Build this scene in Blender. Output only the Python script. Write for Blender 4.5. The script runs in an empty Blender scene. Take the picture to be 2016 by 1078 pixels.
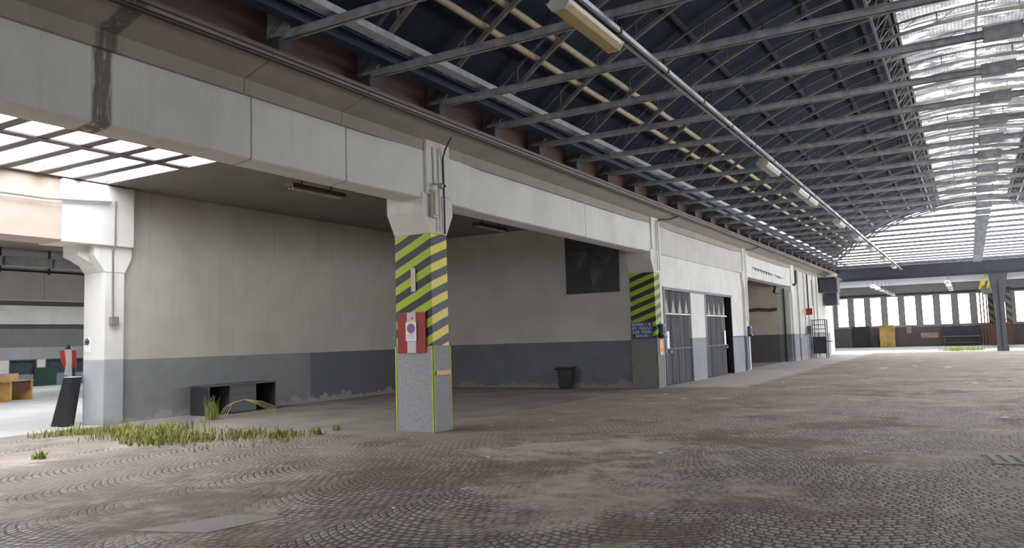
import bpy, bmesh, math, random
from mathutils import Vector, Matrix
random.seed(7)
sc = bpy.context.scene
COL = sc.collection
PI = math.pi

# ------------------------------------------------------------------ mesh helper
class MB:
    def __init__(s):
        s.v = []; s.f = []; s.sm = []
    def add(s, vs, fs, smooth=False):
        n = len(s.v); s.v += [tuple(p) for p in vs]
        for f in fs:
            s.f.append([i + n for i in f]); s.sm.append(smooth)
        return s
    def box(s, x0, x1, y0, y1, z0, z1):
        if x0 > x1: x0, x1 = x1, x0
        if y0 > y1: y0, y1 = y1, y0
        if z0 > z1: z0, z1 = z1, z0
        vs = [(x0,y0,z0),(x1,y0,z0),(x1,y1,z0),(x0,y1,z0),(x0,y0,z1),(x1,y0,z1),(x1,y1,z1),(x0,y1,z1)]
        return s.add(vs, [(0,3,2,1),(4,5,6,7),(0,1,5,4),(1,2,6,5),(2,3,7,6),(3,0,4,7)])
    def bbox(s, x0, x1, y0, y1, z0, z1, b=.01):
        "box with bevelled vertical and horizontal edges"
        bm = bmesh.new(); bmesh.ops.create_cube(bm, size=1)
        for v in bm.verts:
            v.co = Vector(((x0+x1)/2 + v.co.x*(x1-x0), (y0+y1)/2 + v.co.y*(y1-y0), (z0+z1)/2 + v.co.z*(z1-z0)))
        bmesh.ops.bevel(bm, geom=bm.edges[:], offset=b, segments=2, affect='EDGES', profile=.6)
        bm.verts.index_update()
        s.add([v.co for v in bm.verts], [[v.index for v in f.verts] for f in bm.faces]); bm.free()
        return s
    def loft(s, rings, cap=True, smooth=False):
        n = len(rings[0]); vs = [p for r in rings for p in r]; fs = []
        for k in range(len(rings)-1):
            for i in range(n):
                j = (i+1) % n
                fs.append((k*n+i, k*n+j, (k+1)*n+j, (k+1)*n+i))
        s.add(vs, fs, smooth)
        if cap:
            s.add(rings[0], [list(range(n))[::-1]]); s.add(rings[-1], [list(range(n))])
        return s
    def prism(s, prof, axis, a, b):
        "prof: 2D polygon in the other two axes"
        def P(u, w, t):
            return {0:(t,u,w), 1:(u,t,w), 2:(u,w,t)}[axis]
        return s.loft([[P(u,w,a) for u,w in prof], [P(u,w,b) for u,w in prof]])
    def bar(s, p, q, w, h, up=(0,0,1)):
        p = Vector(p); q = Vector(q); d = (q-p).normalized(); up = Vector(up)
        if abs(d.dot(up)) > .99: up = Vector((0,1,0))
        a = d.cross(up).normalized(); b = a.cross(d)
        r = lambda c: [c+a*w/2+b*h/2, c-a*w/2+b*h/2, c-a*w/2-b*h/2, c+a*w/2-b*h/2]
        return s.loft([r(p), r(q)])
    def path(s, pts, w, h, up=(0,1,0)):
        pts = [Vector(p) for p in pts]; rings = []; up = Vector(up)
        for i, c in enumerate(pts):
            d = (pts[min(i+1, len(pts)-1)] - pts[max(i-1, 0)]).normalized()
            a = d.cross(up).normalized(); b = a.cross(d)
            rings.append([c+a*w/2+b*h/2, c-a*w/2+b*h/2, c-a*w/2-b*h/2, c+a*w/2-b*h/2])
        return s.loft(rings)
    def tube(s, pts, r, n=8, r2=None):
        pts = [Vector(p) for p in pts]; rings = []
        pu = None
        for i, c in enumerate(pts):
            d = (pts[min(i+1, len(pts)-1)] - pts[max(i-1, 0)]).normalized()
            u = Vector((0,0,1)) if abs(d.z) < .9 else Vector((1,0,0))
            if pu is not None:
                u = pu - d*pu.dot(d)
                if u.length < 1e-4: u = Vector((1,0,0))
            a = d.cross(u).normalized(); b = a.cross(d).normalized(); pu = b
            rr = r if r2 is None else r + (r2-r)*i/(len(pts)-1)
            rings.append([c + a*rr*math.cos(2*PI*k/n) + b*rr*math.sin(2*PI*k/n) for k in range(n)])
        return s.loft(rings, True, True)
    def lathe(s, prof, n=20, c=(0,0,0)):
        rings = [[(c[0]+r*math.cos(2*PI*k/n), c[1]+r*math.sin(2*PI*k/n), c[2]+z) for k in range(n)] for r, z in prof]
        return s.loft(rings, True, True)
    def build(s, name, mat, parent=None):
        me = bpy.data.meshes.new(name); me.from_pydata([tuple(v) for v in s.v], [], s.f); me.update()
        me.polygons.foreach_set('use_smooth', s.sm)
        bm = bmesh.new(); bm.from_mesh(me); bmesh.ops.recalc_face_normals(bm, faces=bm.faces[:]); bm.to_mesh(me); bm.free()
        me.materials.append(mat)
        o = bpy.data.objects.new(name, me); COL.objects.link(o)
        if parent: o.parent = parent
        return o

def tag(o, label=None, cat=None, group=None, kind=None):
    if label: o['label'] = label
    if cat: o['category'] = cat
    if group: o['group'] = group
    if kind: o['kind'] = kind
    return o
def thing(name, label, cat, loc=(0,0,0), rz=0, group=None):
    o = bpy.data.objects.new(name, None); COL.objects.link(o); o.empty_display_size = .2
    o.location = loc; o.rotation_euler = (0,0,rz)
    return tag(o, label, cat, group)
def solo(name, mb, mat, label, cat, loc=(0,0,0), rz=0, group=None):
    o = mb.build(name, mat); o.location = loc; o.rotation_euler = (0,0,rz)
    return tag(o, label, cat, group)
def struct(name, mb, mat, label=None, parent=None):
    o = mb.build(name, mat, parent)
    if not parent:
        o['kind'] = 'structure'
        if label: o['label'] = label
    return o
def copy_tree(o, parent=None):
    c = o.copy(); COL.objects.link(c)
    if parent: c.parent = parent
    for ch in list(o.children): copy_tree(ch, c)
    return c
ORD = ['first','second','third','fourth','fifth','sixth','seventh','eighth','ninth','tenth','eleventh','twelfth','thirteenth',
 'fourteenth','fifteenth','sixteenth','seventeenth','eighteenth','nineteenth','twentieth','twenty-first','twenty-second','twenty-third',
 'twenty-fourth','twenty-fifth','twenty-sixth','twenty-seventh','twenty-eighth','twenty-ninth','thirtieth']

# ------------------------------------------------------------------ node helper
class G:
    def __init__(s, name):
        s.m = bpy.data.materials.new(name); s.m.use_nodes = True
        s.nt = s.m.node_tree; s.b = s.nt.nodes['Principled BSDF']; s.out = s.nt.nodes['Material Output']
        g = s.nt.nodes.new('ShaderNodeNewGeometry'); s.pos = g.outputs['Position']
        sp = s.nt.nodes.new('ShaderNodeSeparateXYZ'); s.nt.links.new(s.pos, sp.inputs[0])
        s.x, s.y, s.z = (E(s, sp.outputs[i]) for i in range(3))
        sn = s.nt.nodes.new('ShaderNodeSeparateXYZ'); s.nt.links.new(g.outputs['True Normal'], sn.inputs[0])
        s.nx, s.ny, s.nz = (E(s, sn.outputs[i]) for i in range(3))
    def put(s, sock, v):
        if isinstance(v, E): v = v.s
        if isinstance(v, bpy.types.NodeSocket): s.nt.links.new(v, sock)
        elif isinstance(v, tuple): sock.default_value = (*v, 1) if len(v) == 3 and sock.type == 'RGBA' else v
        else: sock.default_value = v
    def math(s, op, *a, clamp=False):
        n = s.nt.nodes.new('ShaderNodeMath'); n.operation = op; n.use_clamp = clamp
        for i, v in enumerate(a): s.put(n.inputs[i], v)
        return E(s, n.outputs[0])
    def vec(s, x, y, z):
        n = s.nt.nodes.new('ShaderNodeCombineXYZ')
        for i, v in enumerate((x, y, z)): s.put(n.inputs[i], v)
        return n.outputs[0]
    def noise(s, scale, detail=4, rough=.55, vec=None, sx=1, sy=1, sz=1):
        n = s.nt.nodes.new('ShaderNodeTexNoise'); n.inputs['Scale'].default_value = scale
        n.inputs['Detail'].default_value = detail; n.inputs['Roughness'].default_value = rough
        if vec is None:
            vec = s.pos if (sx, sy, sz) == (1,1,1) else s.vec(s.x*sx, s.y*sy, s.z*sz)
        s.nt.links.new(vec, n.inputs['Vector'])
        return E(s, n.outputs['Fac'])
    def white(s, vec):
        n = s.nt.nodes.new('ShaderNodeTexWhiteNoise'); s.nt.links.new(vec, n.inputs['Vector'])
        return E(s, n.outputs['Value'])
    def ss(s, v, a, b):
        n = s.nt.nodes.new('ShaderNodeMapRange'); n.interpolation_type = 'SMOOTHSTEP'
        s.put(n.inputs[0], v); n.inputs[1].default_value = a; n.inputs[2].default_value = b
        if a > b:
            n.inputs[1].default_value = b; n.inputs[2].default_value = a; n.inputs[3].default_value = 1; n.inputs[4].default_value = 0
        return E(s, n.outputs[0])
    def mix(s, f, a, b, mode='MIX'):
        n = s.nt.nodes.new('ShaderNodeMix'); n.data_type = 'RGBA'; n.blend_type = mode
        s.put(n.inputs[0], f); s.put(n.inputs[6], a); s.put(n.inputs[7], b)
        return n.outputs[2]
    def col(s, c): s.put(s.b.inputs['Base Color'], c)
    def rough(s, r): s.put(s.b.inputs['Roughness'], r)
    def bump(s, h, strength=.4, dist=.01):
        n = s.nt.nodes.new('ShaderNodeBump'); n.inputs['Strength'].default_value = strength; n.inputs['Distance'].default_value = dist
        s.put(n.inputs['Height'], h); s.nt.links.new(n.outputs[0], s.b.inputs['Normal'])
class E:
    def __init__(s, g, sock): s.g = g; s.s = sock
    def __add__(s, o): return s.g.math('ADD', s, o)
    __radd__ = __add__
    def __mul__(s, o): return s.g.math('MULTIPLY', s, o)
    __rmul__ = __mul__
    def __sub__(s, o): return s.g.math('SUBTRACT', s, o)
    def __rsub__(s, o): return s.g.math('SUBTRACT', o, s)
    def __truediv__(s, o): return s.g.math('DIVIDE', s, o)
    def floor(s): return s.g.math('FLOOR', s)
    def fract(s): return s.g.math('FRACT', s)
    def abs(s): return s.g.math('ABSOLUTE', s)
    def gt(s, o): return s.g.math('GREATER_THAN', s, o)
    def lt(s, o): return s.g.math('LESS_THAN', s, o)
    def max(s, o): return s.g.math('MAXIMUM', s, o)
    def min(s, o): return s.g.math('MINIMUM', s, o)

M = {}
def plain(name, c, rough=.6, metal=0., var=.12, bump=0., scale=3.):
    g = G(name); n = g.noise(scale, 5)
    k = tuple(max(0, v*(1-var)) for v in c); k2 = tuple(min(1, v*(1+var)) for v in c)
    g.col(g.mix(g.ss(n, .3, .7), k, k2)); g.rough(rough); g.b.inputs['Metallic'].default_value = metal
    if bump: g.bump(g.noise(25, 4), bump, .01)
    M[name] = g.m
    return g.m

def wallpaint(name, upper, lower=None, split=1.5, seams=(), dirt=.5, low2=None, ysplit=None, peel=0., stain=(.10,.09,.08), axis='y'):
    g = G(name)
    c = g.mix(g.ss(g.noise(1.1, 5), .3, .75), upper, tuple(v*.86 for v in upper))
    streak = g.ss(g.noise(1.0, 5, .6, sx=7, sy=7, sz=.5), .52, .78)
    c = g.mix(streak*(.35*dirt), c, tuple(v*.55 for v in upper))
    if lower:
        lo = g.mix(g.ss(g.noise(1.7, 5), .3, .7), lower, tuple(v*.85 for v in lower))
        if low2: lo = g.mix(g.y.gt(ysplit), lo, low2)
        f = (g.z + g.noise(3)*.03).lt(split+.015)
        c = g.mix(f, c, lo)
        # scuffed foot of the dado where plaster has come away
        if peel:
            pz = g.ss(g.z + g.noise(2.2, 6, .65)*.9, .62, .52)
            c = g.mix(pz*peel, c, (.32,.30,.28))
    sp = g.ss(g.noise(9, 6, .7), .70, .74)*g.ss(g.noise(.9, 3), .5, .62)
    c = g.mix(sp*dirt, c, stain)
    ax = g.y if axis == 'y' else g.x
    for (y0, w, k) in seams:
        d = (ax + (g.noise(4, 4)-.5)*.02 - y0).abs()
        mk = g.ss(d, w, w*.6)
        if w > .05: mk = mk*g.ss(g.noise(2.2, 6, .7, sx=6, sy=6, sz=.7), .32, .5)
        c = g.mix(mk*k, c, stain)
    if name == 'brown_wall':
        # bare plaster where the brown paint has come off beside the striped column
        dd = g.math('SQRT', (g.y-13.35)*(g.y-13.35)*5 + (g.z-6.08)*(g.z-6.08)*1.2)
        c = g.mix(g.ss(dd + (g.noise(7, 5, .7)-.5)*.55, .22, .18), c, (.55,.52,.42))
    g.col(c); g.rough(.75); g.bump(g.noise(18, 5), .15, .01)
    M[name] = g.m
    return g.m

WHITE = (.66,.65,.61)
SEAMS = [(5.35,.15,.9),(7.54,.018,.75),(9.48,.018,.75),(18.6,.015,.7),(16.2,.008,.3),(28.6,.015,.5),(30.6,.01,.5),(-2,.02,.5),(.2,.2,.6),(40.3,.02,.5)]
wallpaint('beam_white', (.66,.66,.62), seams=SEAMS, dirt=.7)
wallpaint('beam_grey', (.54,.53,.50), seams=SEAMS, dirt=1.)
wallpaint('column_white', (.68,.67,.63), dirt=.6)
wallpaint('column_dado', (.62,.61,.57), (.19,.20,.21), dirt=.8, peel=.5)
wallpaint('back_wall', (.48,.455,.40), (.22,.225,.225), 1.43, dirt=.8, low2=(.115,.12,.13), ysplit=17.0, peel=.8)
wallpaint('side_wall', (.62,.60,.56), (.19,.20,.215), 1.5, dirt=.5, peel=.8)
wallpaint('door_wall', (.68,.67,.63), (.27,.29,.31), 1.5, dirt=.5, peel=.3)
wallpaint('far_bay_wall', (.55,.49,.41), (.115,.115,.12), 1.5, dirt=1.)
wallpaint('peeling_wall', (.60,.59,.55), (.25,.26,.28), 1.5, dirt=1.6, peel=.8)
wallpaint('left_column_paint', (.70,.69,.65), (.40,.42,.43), 1.45, dirt=1., peel=.8)
wallpaint('pink_beam', (.46,.375,.31), dirt=.3)
wallpaint('concrete', (.34,.315,.265), seams=[(7.35,.02,.6),(5.35,.16,.9),(9.3,.02,.5),(16.8,.02,.6),(28.5,.02,.6)], dirt=1.2)
wallpaint('ceiling_dirty', (.21,.195,.175), dirt=2., stain=(.06,.055,.05))
wallpaint('brown_wall', (.145,.085,.068), dirt=.6, stain=(.5,.46,.4))
wallpaint('far_wall_grey', (.36,.36,.35), (.15,.14,.135), 1.75, dirt=1., stain=(.25,.2,.16))
wallpaint('far_upper', (.33,.33,.33), dirt=.6)
wallpaint('grey_band', (.22,.22,.21), dirt=.4)
plain('truss_steel', (.31,.32,.33), .42, .2, .25, scale=6)
plain('rib_steel', (.125,.122,.118), .5, .2, .2, scale=6)
plain('rib_light', (.19,.175,.155), .5, .1, .2, scale=6)
plain('shoe_dark', (.05,.05,.055), .6)
plain('gusset', (.27,.27,.27), .6)
plain('blue_steel', (.035,.065,.10), .5, .1)
plain('galvanised', (.42,.45,.46), .38, .6, .15, scale=8)
plain('cream_pipe', (.48,.41,.28), .5)
plain('black_pipe', (.03,.027,.025), .5)
plain('rust_pipe', (.10,.06,.045), .7)
plain('brown_pipe', (.20,.17,.14), .55)
plain('lamp_cream', (.58,.43,.20), .35, 0, .1)
plain('lamp_grey', (.50,.49,.44), .4)
plain('black', (.012,.012,.014), .4)
plain('near_black', (.03,.031,.035), .45)
plain('anthracite', (.07,.072,.075), .5)
plain('dark_blue', (.025,.055,.13), .4)
plain('blue_box', (.04,.085,.18), .4)
plain('pale_text', (.55,.63,.78), .5)
plain('red_paint', (.27,.018,.018), .45)
plain('cream_stripe', (.55,.50,.43), .6)
plain('white_plate', (.75,.74,.73), .4)
plain('sign_blue', (.06,.13,.42), .4)
plain('sign_red', (.55,.10,.12), .4)
plain('grey_print', (.35,.35,.36), .5)
plain('lime', (.44,.54,.03), .55); plain('lime_old', (.25,.29,.05), .6)
plain('orange_paper', (.70,.38,.14), .5)
plain('yellow_paint', (.65,.5,.05), .5)
plain('wood_orange', (.45,.25,.075), .5, 0, .2)
plain('wood_dark', (.10,.035,.02), .5)
plain('cardboard', (.55,.36,.20), .8)
plain('cabinet_gold', (.62,.40,.13), .55, 0, .3, scale=1.2)
plain('pink_board', (.45,.30,.25), .6)
plain('green_grey', (.17,.19,.17), .6)
plain('post_steel', (.085,.09,.10), .5)
plain('girder_steel', (.05,.056,.07), .5)
plain('curtain_brown', (.15,.07,.048), .5)
plain('dark_green', (.02,.06,.045), .5)
plain('cloth_red', (.32,.02,.03), .8)
plain('cloth_white', (.42,.39,.35), .8)
plain('paper', (.72,.71,.68), .7)
plain('stone_grey', (.38,.37,.35), .8)
plain('window_steel', (.12,.12,.12), .5)
plain('skylight_bar', (.09,.083,.075), .6)
plain('duct', (.24,.25,.25), .5)
plain('teal_glass', (.055,.075,.08), .15)
plain('bluegrey_dado', (.20,.235,.27), .6)
plain('purlin_dark', (.035,.04,.05), .5)
plain('trunking', (.50,.52,.54), .35, .5)
plain('white_metal', (.6,.6,.58), .4)

def roof_mat():
    g = G('roof_sheet')
    w = g.math('SINE', g.y*(2*PI/.18))
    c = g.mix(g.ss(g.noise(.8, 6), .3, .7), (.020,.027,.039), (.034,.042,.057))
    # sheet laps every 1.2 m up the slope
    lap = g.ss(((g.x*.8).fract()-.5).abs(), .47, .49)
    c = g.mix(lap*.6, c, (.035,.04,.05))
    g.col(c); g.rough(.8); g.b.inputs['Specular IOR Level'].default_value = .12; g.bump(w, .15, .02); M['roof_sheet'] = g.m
roof_mat()

def rough_plaster(name, c):
    g = G(name)
    n = g.noise(16, 5, .65); n2 = g.noise(45, 3)
    n = g.noise(1, 5, .65, sx=30, sy=30, sz=18); v = g.ss(n, .33, .52)
    g.col(g.mix(v, tuple(k*.74 for k in c), c)); g.rough(.85)
    g.bump(n*1.0 + n2*.4, 1., .035); M[name] = g.m
rough_plaster('rough_plaster', (.42,.42,.43)); rough_plaster('rough_plaster_dark', (.27,.265,.255))

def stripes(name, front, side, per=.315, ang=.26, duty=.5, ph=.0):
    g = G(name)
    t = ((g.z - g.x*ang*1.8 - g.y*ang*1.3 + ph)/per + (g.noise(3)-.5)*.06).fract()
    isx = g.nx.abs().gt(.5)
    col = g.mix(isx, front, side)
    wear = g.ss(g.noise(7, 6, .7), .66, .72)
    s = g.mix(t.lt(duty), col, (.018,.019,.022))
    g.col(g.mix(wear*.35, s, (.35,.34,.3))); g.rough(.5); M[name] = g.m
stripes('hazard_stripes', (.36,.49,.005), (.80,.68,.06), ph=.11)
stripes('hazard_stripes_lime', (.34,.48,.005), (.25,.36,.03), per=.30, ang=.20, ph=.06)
stripes('hazard_old', (.10,.13,.08), (.10,.13,.08), per=.5, ang=-.5)

def cobbles():
    g = G('cobbles')
    jx = (g.noise(1.3, 3)-.5)*.10 + (g.noise(11, 2)-.5)*.02
    jy = (g.noise(1.1, 3, vec=g.vec(g.x+31, g.y+7, g.z))-.5)*.12 + (g.noise(12, 2, vec=g.vec(g.x+3, g.y+17, g.z))-.5)*.02
    x = g.x + jx; y = g.y + jy
    W, R, S = 1.55, 1.02, .098
    # the setts are laid in segmental arcs across the hall
    u = (x + .35)/W; cx = u.floor(); X = (u.fract()-.5)*W
    arc = g.math('SQRT', R*R - X*X)
    v = (y + arc + cx*.031)/S; row = v.floor(); fv = v.fract()
    L = g.math('ARCSINE', X/R)*R/(S*1.05) + (row*.5).fract() + g.white(g.vec(row, cx, 0))*.5
    idx = L.floor(); fl = L.fract()
    dv = g.math('MINIMUM', fv, 1-fv); dl = g.math('MINIMUM', fl, 1-fl)
    d = dv.min(dl)
    rnd = g.white(g.vec(row, idx, cx))
    jn = g.ss(d + (g.noise(60, 2)-.5)*.06, .16, .05)      # 1 in the joint
    stone = g.mix(rnd, (.25,.205,.17), (.47,.41,.36))
    stone = g.mix(g.ss(g.noise(40, 4), .45, .7)*.35, stone, (.36,.34,.31))
    # dust packed over the joints, brown earth, black oil, pale cement spills
    dust = g.ss(g.noise(.33, 8, .62) + (g.noise(2.5, 5)-.5)*.22, .47, .61)
    far = g.ss(g.y, 8, 16)
    dust = dust.max(far*.55)  # evenly paler with fainter joints further down the hall
    strip = g.ss(g.x + (g.noise(.9, 5)-.5)*1.1, -5.7, -6.2)*g.ss(g.y + (g.noise(.7, 4)-.5)*2, 23.6, 24.6)
    left = g.ss(g.x*.75 - g.y*.25 + (g.noise(.5, 6)-.5)*3.2, -6.6, -9.0)
    c = g.mix(jn*(1-dust*.88)*.92, stone, (.040,.031,.025))
    c = g.mix(dust*.72, c, g.mix(g.ss(g.noise(1.4, 6), .35, .65), (.40,.345,.295), (.55,.495,.44)))
    brown = g.ss(g.noise(.42, 8, .66, vec=g.vec(g.x+13, g.y+41, g.z)) + (g.noise(3.5, 5)-.5)*.2, .49, .62)
    c = g.mix(brown*.72, c, (.165,.108,.08))
    earth = left*g.ss(g.noise(.8, 6, .6, vec=g.vec(g.x+5, g.y-9, g.z)), .36, .55)
    c = g.mix(earth*.75, c, g.mix(g.noise(6, 4), (.24,.195,.145), (.38,.325,.25)))
    oil = g.ss(g.noise(.55, 7, .6, vec=g.vec(g.x-23, g.y+3, g.z)), .60, .70)
    c = g.mix(oil*.55, c, (.10,.09,.088))
    pale = g.ss(g.noise(1.0, 8, .7, vec=g.vec(g.x+53, g.y*1.3-11, g.z)), .60, .70)
    c = g.mix(pale*.45, c, (.60,.57,.54))
    c = g.mix(strip*.85, c, g.mix(g.noise(1.5, 6), (.46,.44,.41), (.58,.56,.53)))
    fine = g.ss(g.noise(26, 3, .6), .68, .74)
    c = g.mix(fine*.5, c, (.62,.59,.55))
    g.col(c)
    g.rough(.62 + dust*.25)
    hgt = g.ss(d, .02, .28)*(1-dust*.85)*(1-strip) + rnd*.25*(1-dust*.8)*(1-strip) + g.noise(50, 4)*.12 + g.noise(4, 4)*.25
    g.bump(hgt, .85, .03)
    M['cobbles'] = g.m
cobbles()

def concrete_floor(name, a, b, brown=.4):
    g = G(name)
    c = g.mix(g.ss(g.noise(.7, 7, .6), .35, .65), a, b)
    c = g.mix(g.ss(g.noise(.5, 7, .65, vec=g.vec(g.x+9, g.y-4, g.z)), .52, .68)*brown, c, (.13,.10,.08))
    c = g.mix(g.ss(g.noise(14, 5, .7), .62, .7)*.4, c, (.42,.40,.37))
    g.col(c); g.rough(.7); g.bump(g.noise(20, 5), .3, .015); M[name] = g.m
concrete_floor('bay_floor', (.21,.19,.165), (.31,.285,.25)); concrete_floor('pale_floor', (.44,.43,.41), (.52,.51,.49), .1)
concrete_floor('patch_floor', (.30,.27,.235), (.36,.33,.29), .15)

def glazing(name, clear=.95, tint=(.97,.98,1)):
    g = G(name); nt = g.nt
    t = nt.nodes.new('ShaderNodeBsdfTransparent'); t.inputs[0].default_value = (*tint, 1)
    gl = nt.nodes.new('ShaderNodeBsdfGlossy'); gl.inputs['Roughness'].default_value = .1
    m = nt.nodes.new('ShaderNodeMixShader'); m.inputs[0].default_value = 1-clear
    nt.links.new(t.outputs[0], m.inputs[1]); nt.links.new(gl.outputs[0], m.inputs[2]); nt.links.new(m.outputs[0], g.out.inputs[0])
    M[name] = g.m
glazing('clear_glass')
def sheet_glazing():
    "old translucent corrugated sheet: grimy, with clean patches worn through"
    g = G('translucent_sheet'); nt = g.nt
    n = g.noise(1.0, 4, .6, sx=.8, sy=1.9) + (g.noise(4, 4, .6)-.5)*.12
    bayy = ((g.y - 7.6)/.9425).fract()
    hole = g.ss(n, .535, .55)*g.ss((bayy-.5).abs(), .40, .34)
    corr = g.math('SINE', g.x*(2*PI/.09))*.5+.5
    grime = g.ss(g.noise(.8, 6, .65), .3, .7)
    tint = g.mix(corr*.30, g.mix(grime, (.30,.30,.295), (.17,.173,.178)), (.10,.103,.11))
    edge = g.ss((n-.54).abs(), .012, .004)
    tint = g.mix(edge*.7, tint, (.05,.05,.05))
    t = nt.nodes.new('ShaderNodeBsdfTransparent'); t.inputs[0].default_value = (1,1,1,1)
    t2 = nt.nodes.new('ShaderNodeBsdfTransparent'); g.put(t2.inputs[0], tint)
    tr = nt.nodes.new('ShaderNodeBsdfTranslucent'); g.put(tr.inputs[0], tint)
    m0 = nt.nodes.new('ShaderNodeMixShader'); m0.inputs[0].default_value = .45
    nt.links.new(t2.outputs[0], m0.inputs[1]); nt.links.new(tr.outputs[0], m0.inputs[2])
    m = nt.nodes.new('ShaderNodeMixShader'); g.put(m.inputs[0], hole)
    nt.links.new(m0.outputs[0], m.inputs[1]); nt.links.new(t.outputs[0], m.inputs[2]); nt.links.new(m.outputs[0], g.out.inputs[0])
    M['translucent_sheet'] = g.m
sheet_glazing()
def grass_mat():
    g = G('grass'); g.col(g.mix(g.noise(6, 3), (.13,.18,.025), (.33,.34,.09))); g.rough(.6); M['grass'] = g.m
    g = G('dry_grass'); g.col(g.mix(g.noise(6, 3), (.25,.22,.10), (.40,.37,.2))); g.rough(.7); M['dry_grass'] = g.m
grass_mat()
def door_mat():
    "grey sheet doors: pale wedges above the rail, streaks below"
    g = G('door_sheet')
    c = g.mix(g.ss(g.noise(1.2, 6, .6, sy=6, sz=.6), .35, .7), (.062,.062,.066), (.105,.105,.108))
    per = .70
    f = (((g.y - 24.55)/per).fract()-.5).abs()
    tri = (g.z.gt(2.37))*(g.z.lt(2.95))*g.ss(f*1.45 + (g.z-2.37)*.85, .46, .36)
    c = g.mix(tri*.75, c, (.50,.49,.46))
    st = g.ss(g.noise(1, 5, .6, sy=9, sz=.7), .5, .75)*(g.z.lt(2.35))*g.ss(g.z, 1.25, 2.1)
    c = g.mix(st*.5, c, (.38,.37,.35))
    g.col(c); g.rough(.75); g.b.inputs['Specular IOR Level'].default_value = .15; M['door_sheet'] = g.m
door_mat()

# ------------------------------------------------------------------ setting: floors
XF = -8.42            # hall face of the colonnade
struct('floor', MB().prism([(-16.6,-14),(9.75,-14),(9.75,60.3),(XF-.45,60.3),(XF-.45,10.95),(-16.6,10.95)], 2, -.2, 0), M['cobbles'])
struct('floor_bay', MB().box(-16.6, XF-.45, 10.95, 45.2, -.2, .004), M['bay_floor'])
struct('floor_left', MB().box(-42, -16.6, -14, 34, -.2, .006), M['pale_floor'])
struct('floor_far', MB().box(-14, 14, 60.3, 79.2, -.2, .003), M['pale_floor'])
struct('floor_patch', MB().prism([(-6.62,4.5),(-6.28,5.35),(-5.75,5.5),(-5.9,4.75)], 2, -.05, .008), M['patch_floor'])

# ------------------------------------------------------------------ roof vault with skylight
XC, ZC, R0 = .7, -3.45, 12.9       # arc of the ribs' lower rail
def arc(x, dr=0): return ZC + math.sqrt((R0+dr)**2 - (x-XC)**2)
def shell(xa, xb, n, y0, y1, dr, th):
    mb = MB(); xs = [xa + (xb-xa)*i/n for i in range(n+1)]
    prof = [(x, arc(x, dr)) for x in xs] + [(x, arc(x, dr+th)) for x in reversed(xs)]
    return mb.prism(prof, 1, y0, y1)
SKL, SKR = -1.15, 2.5
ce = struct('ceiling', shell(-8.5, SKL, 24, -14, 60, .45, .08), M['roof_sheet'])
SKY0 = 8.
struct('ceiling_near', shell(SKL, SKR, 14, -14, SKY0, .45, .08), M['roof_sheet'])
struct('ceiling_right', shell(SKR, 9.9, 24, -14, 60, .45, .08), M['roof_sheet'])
for x in (-5.1, -4.0, -2.9, -1.9):
    MB().bar((x, -14, arc(x, .36)), (x, 60, arc(x, .36)), .07, .12).build('purlin', M['purlin_dark'], ce)
w = struct('window_1', shell(SKL-.1, SKR+.1, 14, SKY0, 58.2, .54, .015), M['translucent_sheet'])
fr = MB()
for x in (SKL, .7, SKR): fr.bar((x, SKY0, arc(x, .46)), (x, 58.2, arc(x, .46)), .06, .10)
for k in range(54):
    y = 7.6 - 11*1.885 + k*1.885*.75
    if SKY0 < y < 58: fr.path([(SKL + (SKR-SKL)*i/8, y, arc(SKL + (SKR-SKL)*i/8, .46)) for i in range(9)], .05, .05)
fr.build('glazing_bar', M['galvanised'], w)
struct('ceiling_end', shell(SKL-.1, SKR+.1, 10, 58.2, 60, .48, .06), M['roof_sheet'])
# gables at both ends
def gable(name, y, s):
    xs = [-8.3 + 18.0*i/30 for i in range(31)]
    prof = [(x, arc(x, .44)) for x in xs]
    gl = MB().prism([(xs[0], 6.15)] + prof + [(xs[-1], 6.15)], 1, y, y+.02)
    w = struct(name, gl, M['clear_glass'])
    f = MB().path([(x, y+.05, arc(x, .36)) for x in xs], .1, .14)
    for x in (-5.8, -2.55, .7, 3.95, 7.2): f.bar((x, y+.05, 6.1), (x, y+.05, arc(x, .36)), .035, .035)
    f.build('glazing_bar', M['window_steel'], w)
gable('window_2', 60.15, 1)
struct('wall_near_gable', MB().prism([(-8.3,6.1)]+[(-8.3+.6*i, arc(-8.3+.6*i,.44)) for i in range(31)]+[(9.7,6.1)], 1, -14.2, -14), M['peeling_wall'])

# ------------------------------------------------------------------ left colonnade
struct('wall_left', MB().box(-8.55, -8.22, -14, 60, 5.62, 6.42), M['brown_wall'])
struct('trim_1', MB().prism([(-8.9,5.1),(-8.42,5.1),(-8.40,5.30),(-7.9,5.46),(-7.86,5.5),(-7.86,5.62),(-8.9,5.62)], 1, -14, 60), M['concrete'])

CY = [.25, 11.85, 23.6, 34.95, 45.65]
def beam(name, y0, y1, label, mat='beam_white', z0=4.24, bot=4.19):
    mb = MB(); rings = []
    for y, dx, dz in ((y0,.075,0),(y0+.5,.075,0),(y0+1.3,0,0),(y1-1.5,0,0),(y1-.6,.075,0),(y1,.075,0)):
        xf = XF - .07 + dx
        rings.append([(-8.86,y,bot),(xf-.30,y,bot),(xf-.03,y,bot+.03),(xf,y,z0),(xf,y,5.1),(-8.86,y,5.1)])
    mb.loft(rings)
    return solo(name, mb, M[mat], label, 'beam')
beam('concrete_beam', CY[0]-13, CY[1]-.36, 'long white concrete beam above the skylit bay, left of the striped column with the red sign')
beam('concrete_beam', CY[1]+.36, CY[2]-.36, 'white concrete beam between the two striped columns')
beam('concrete_beam', CY[2]+.36, CY[3]-.36, 'grey stained concrete beam above the two folding doors', 'beam_grey')
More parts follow.
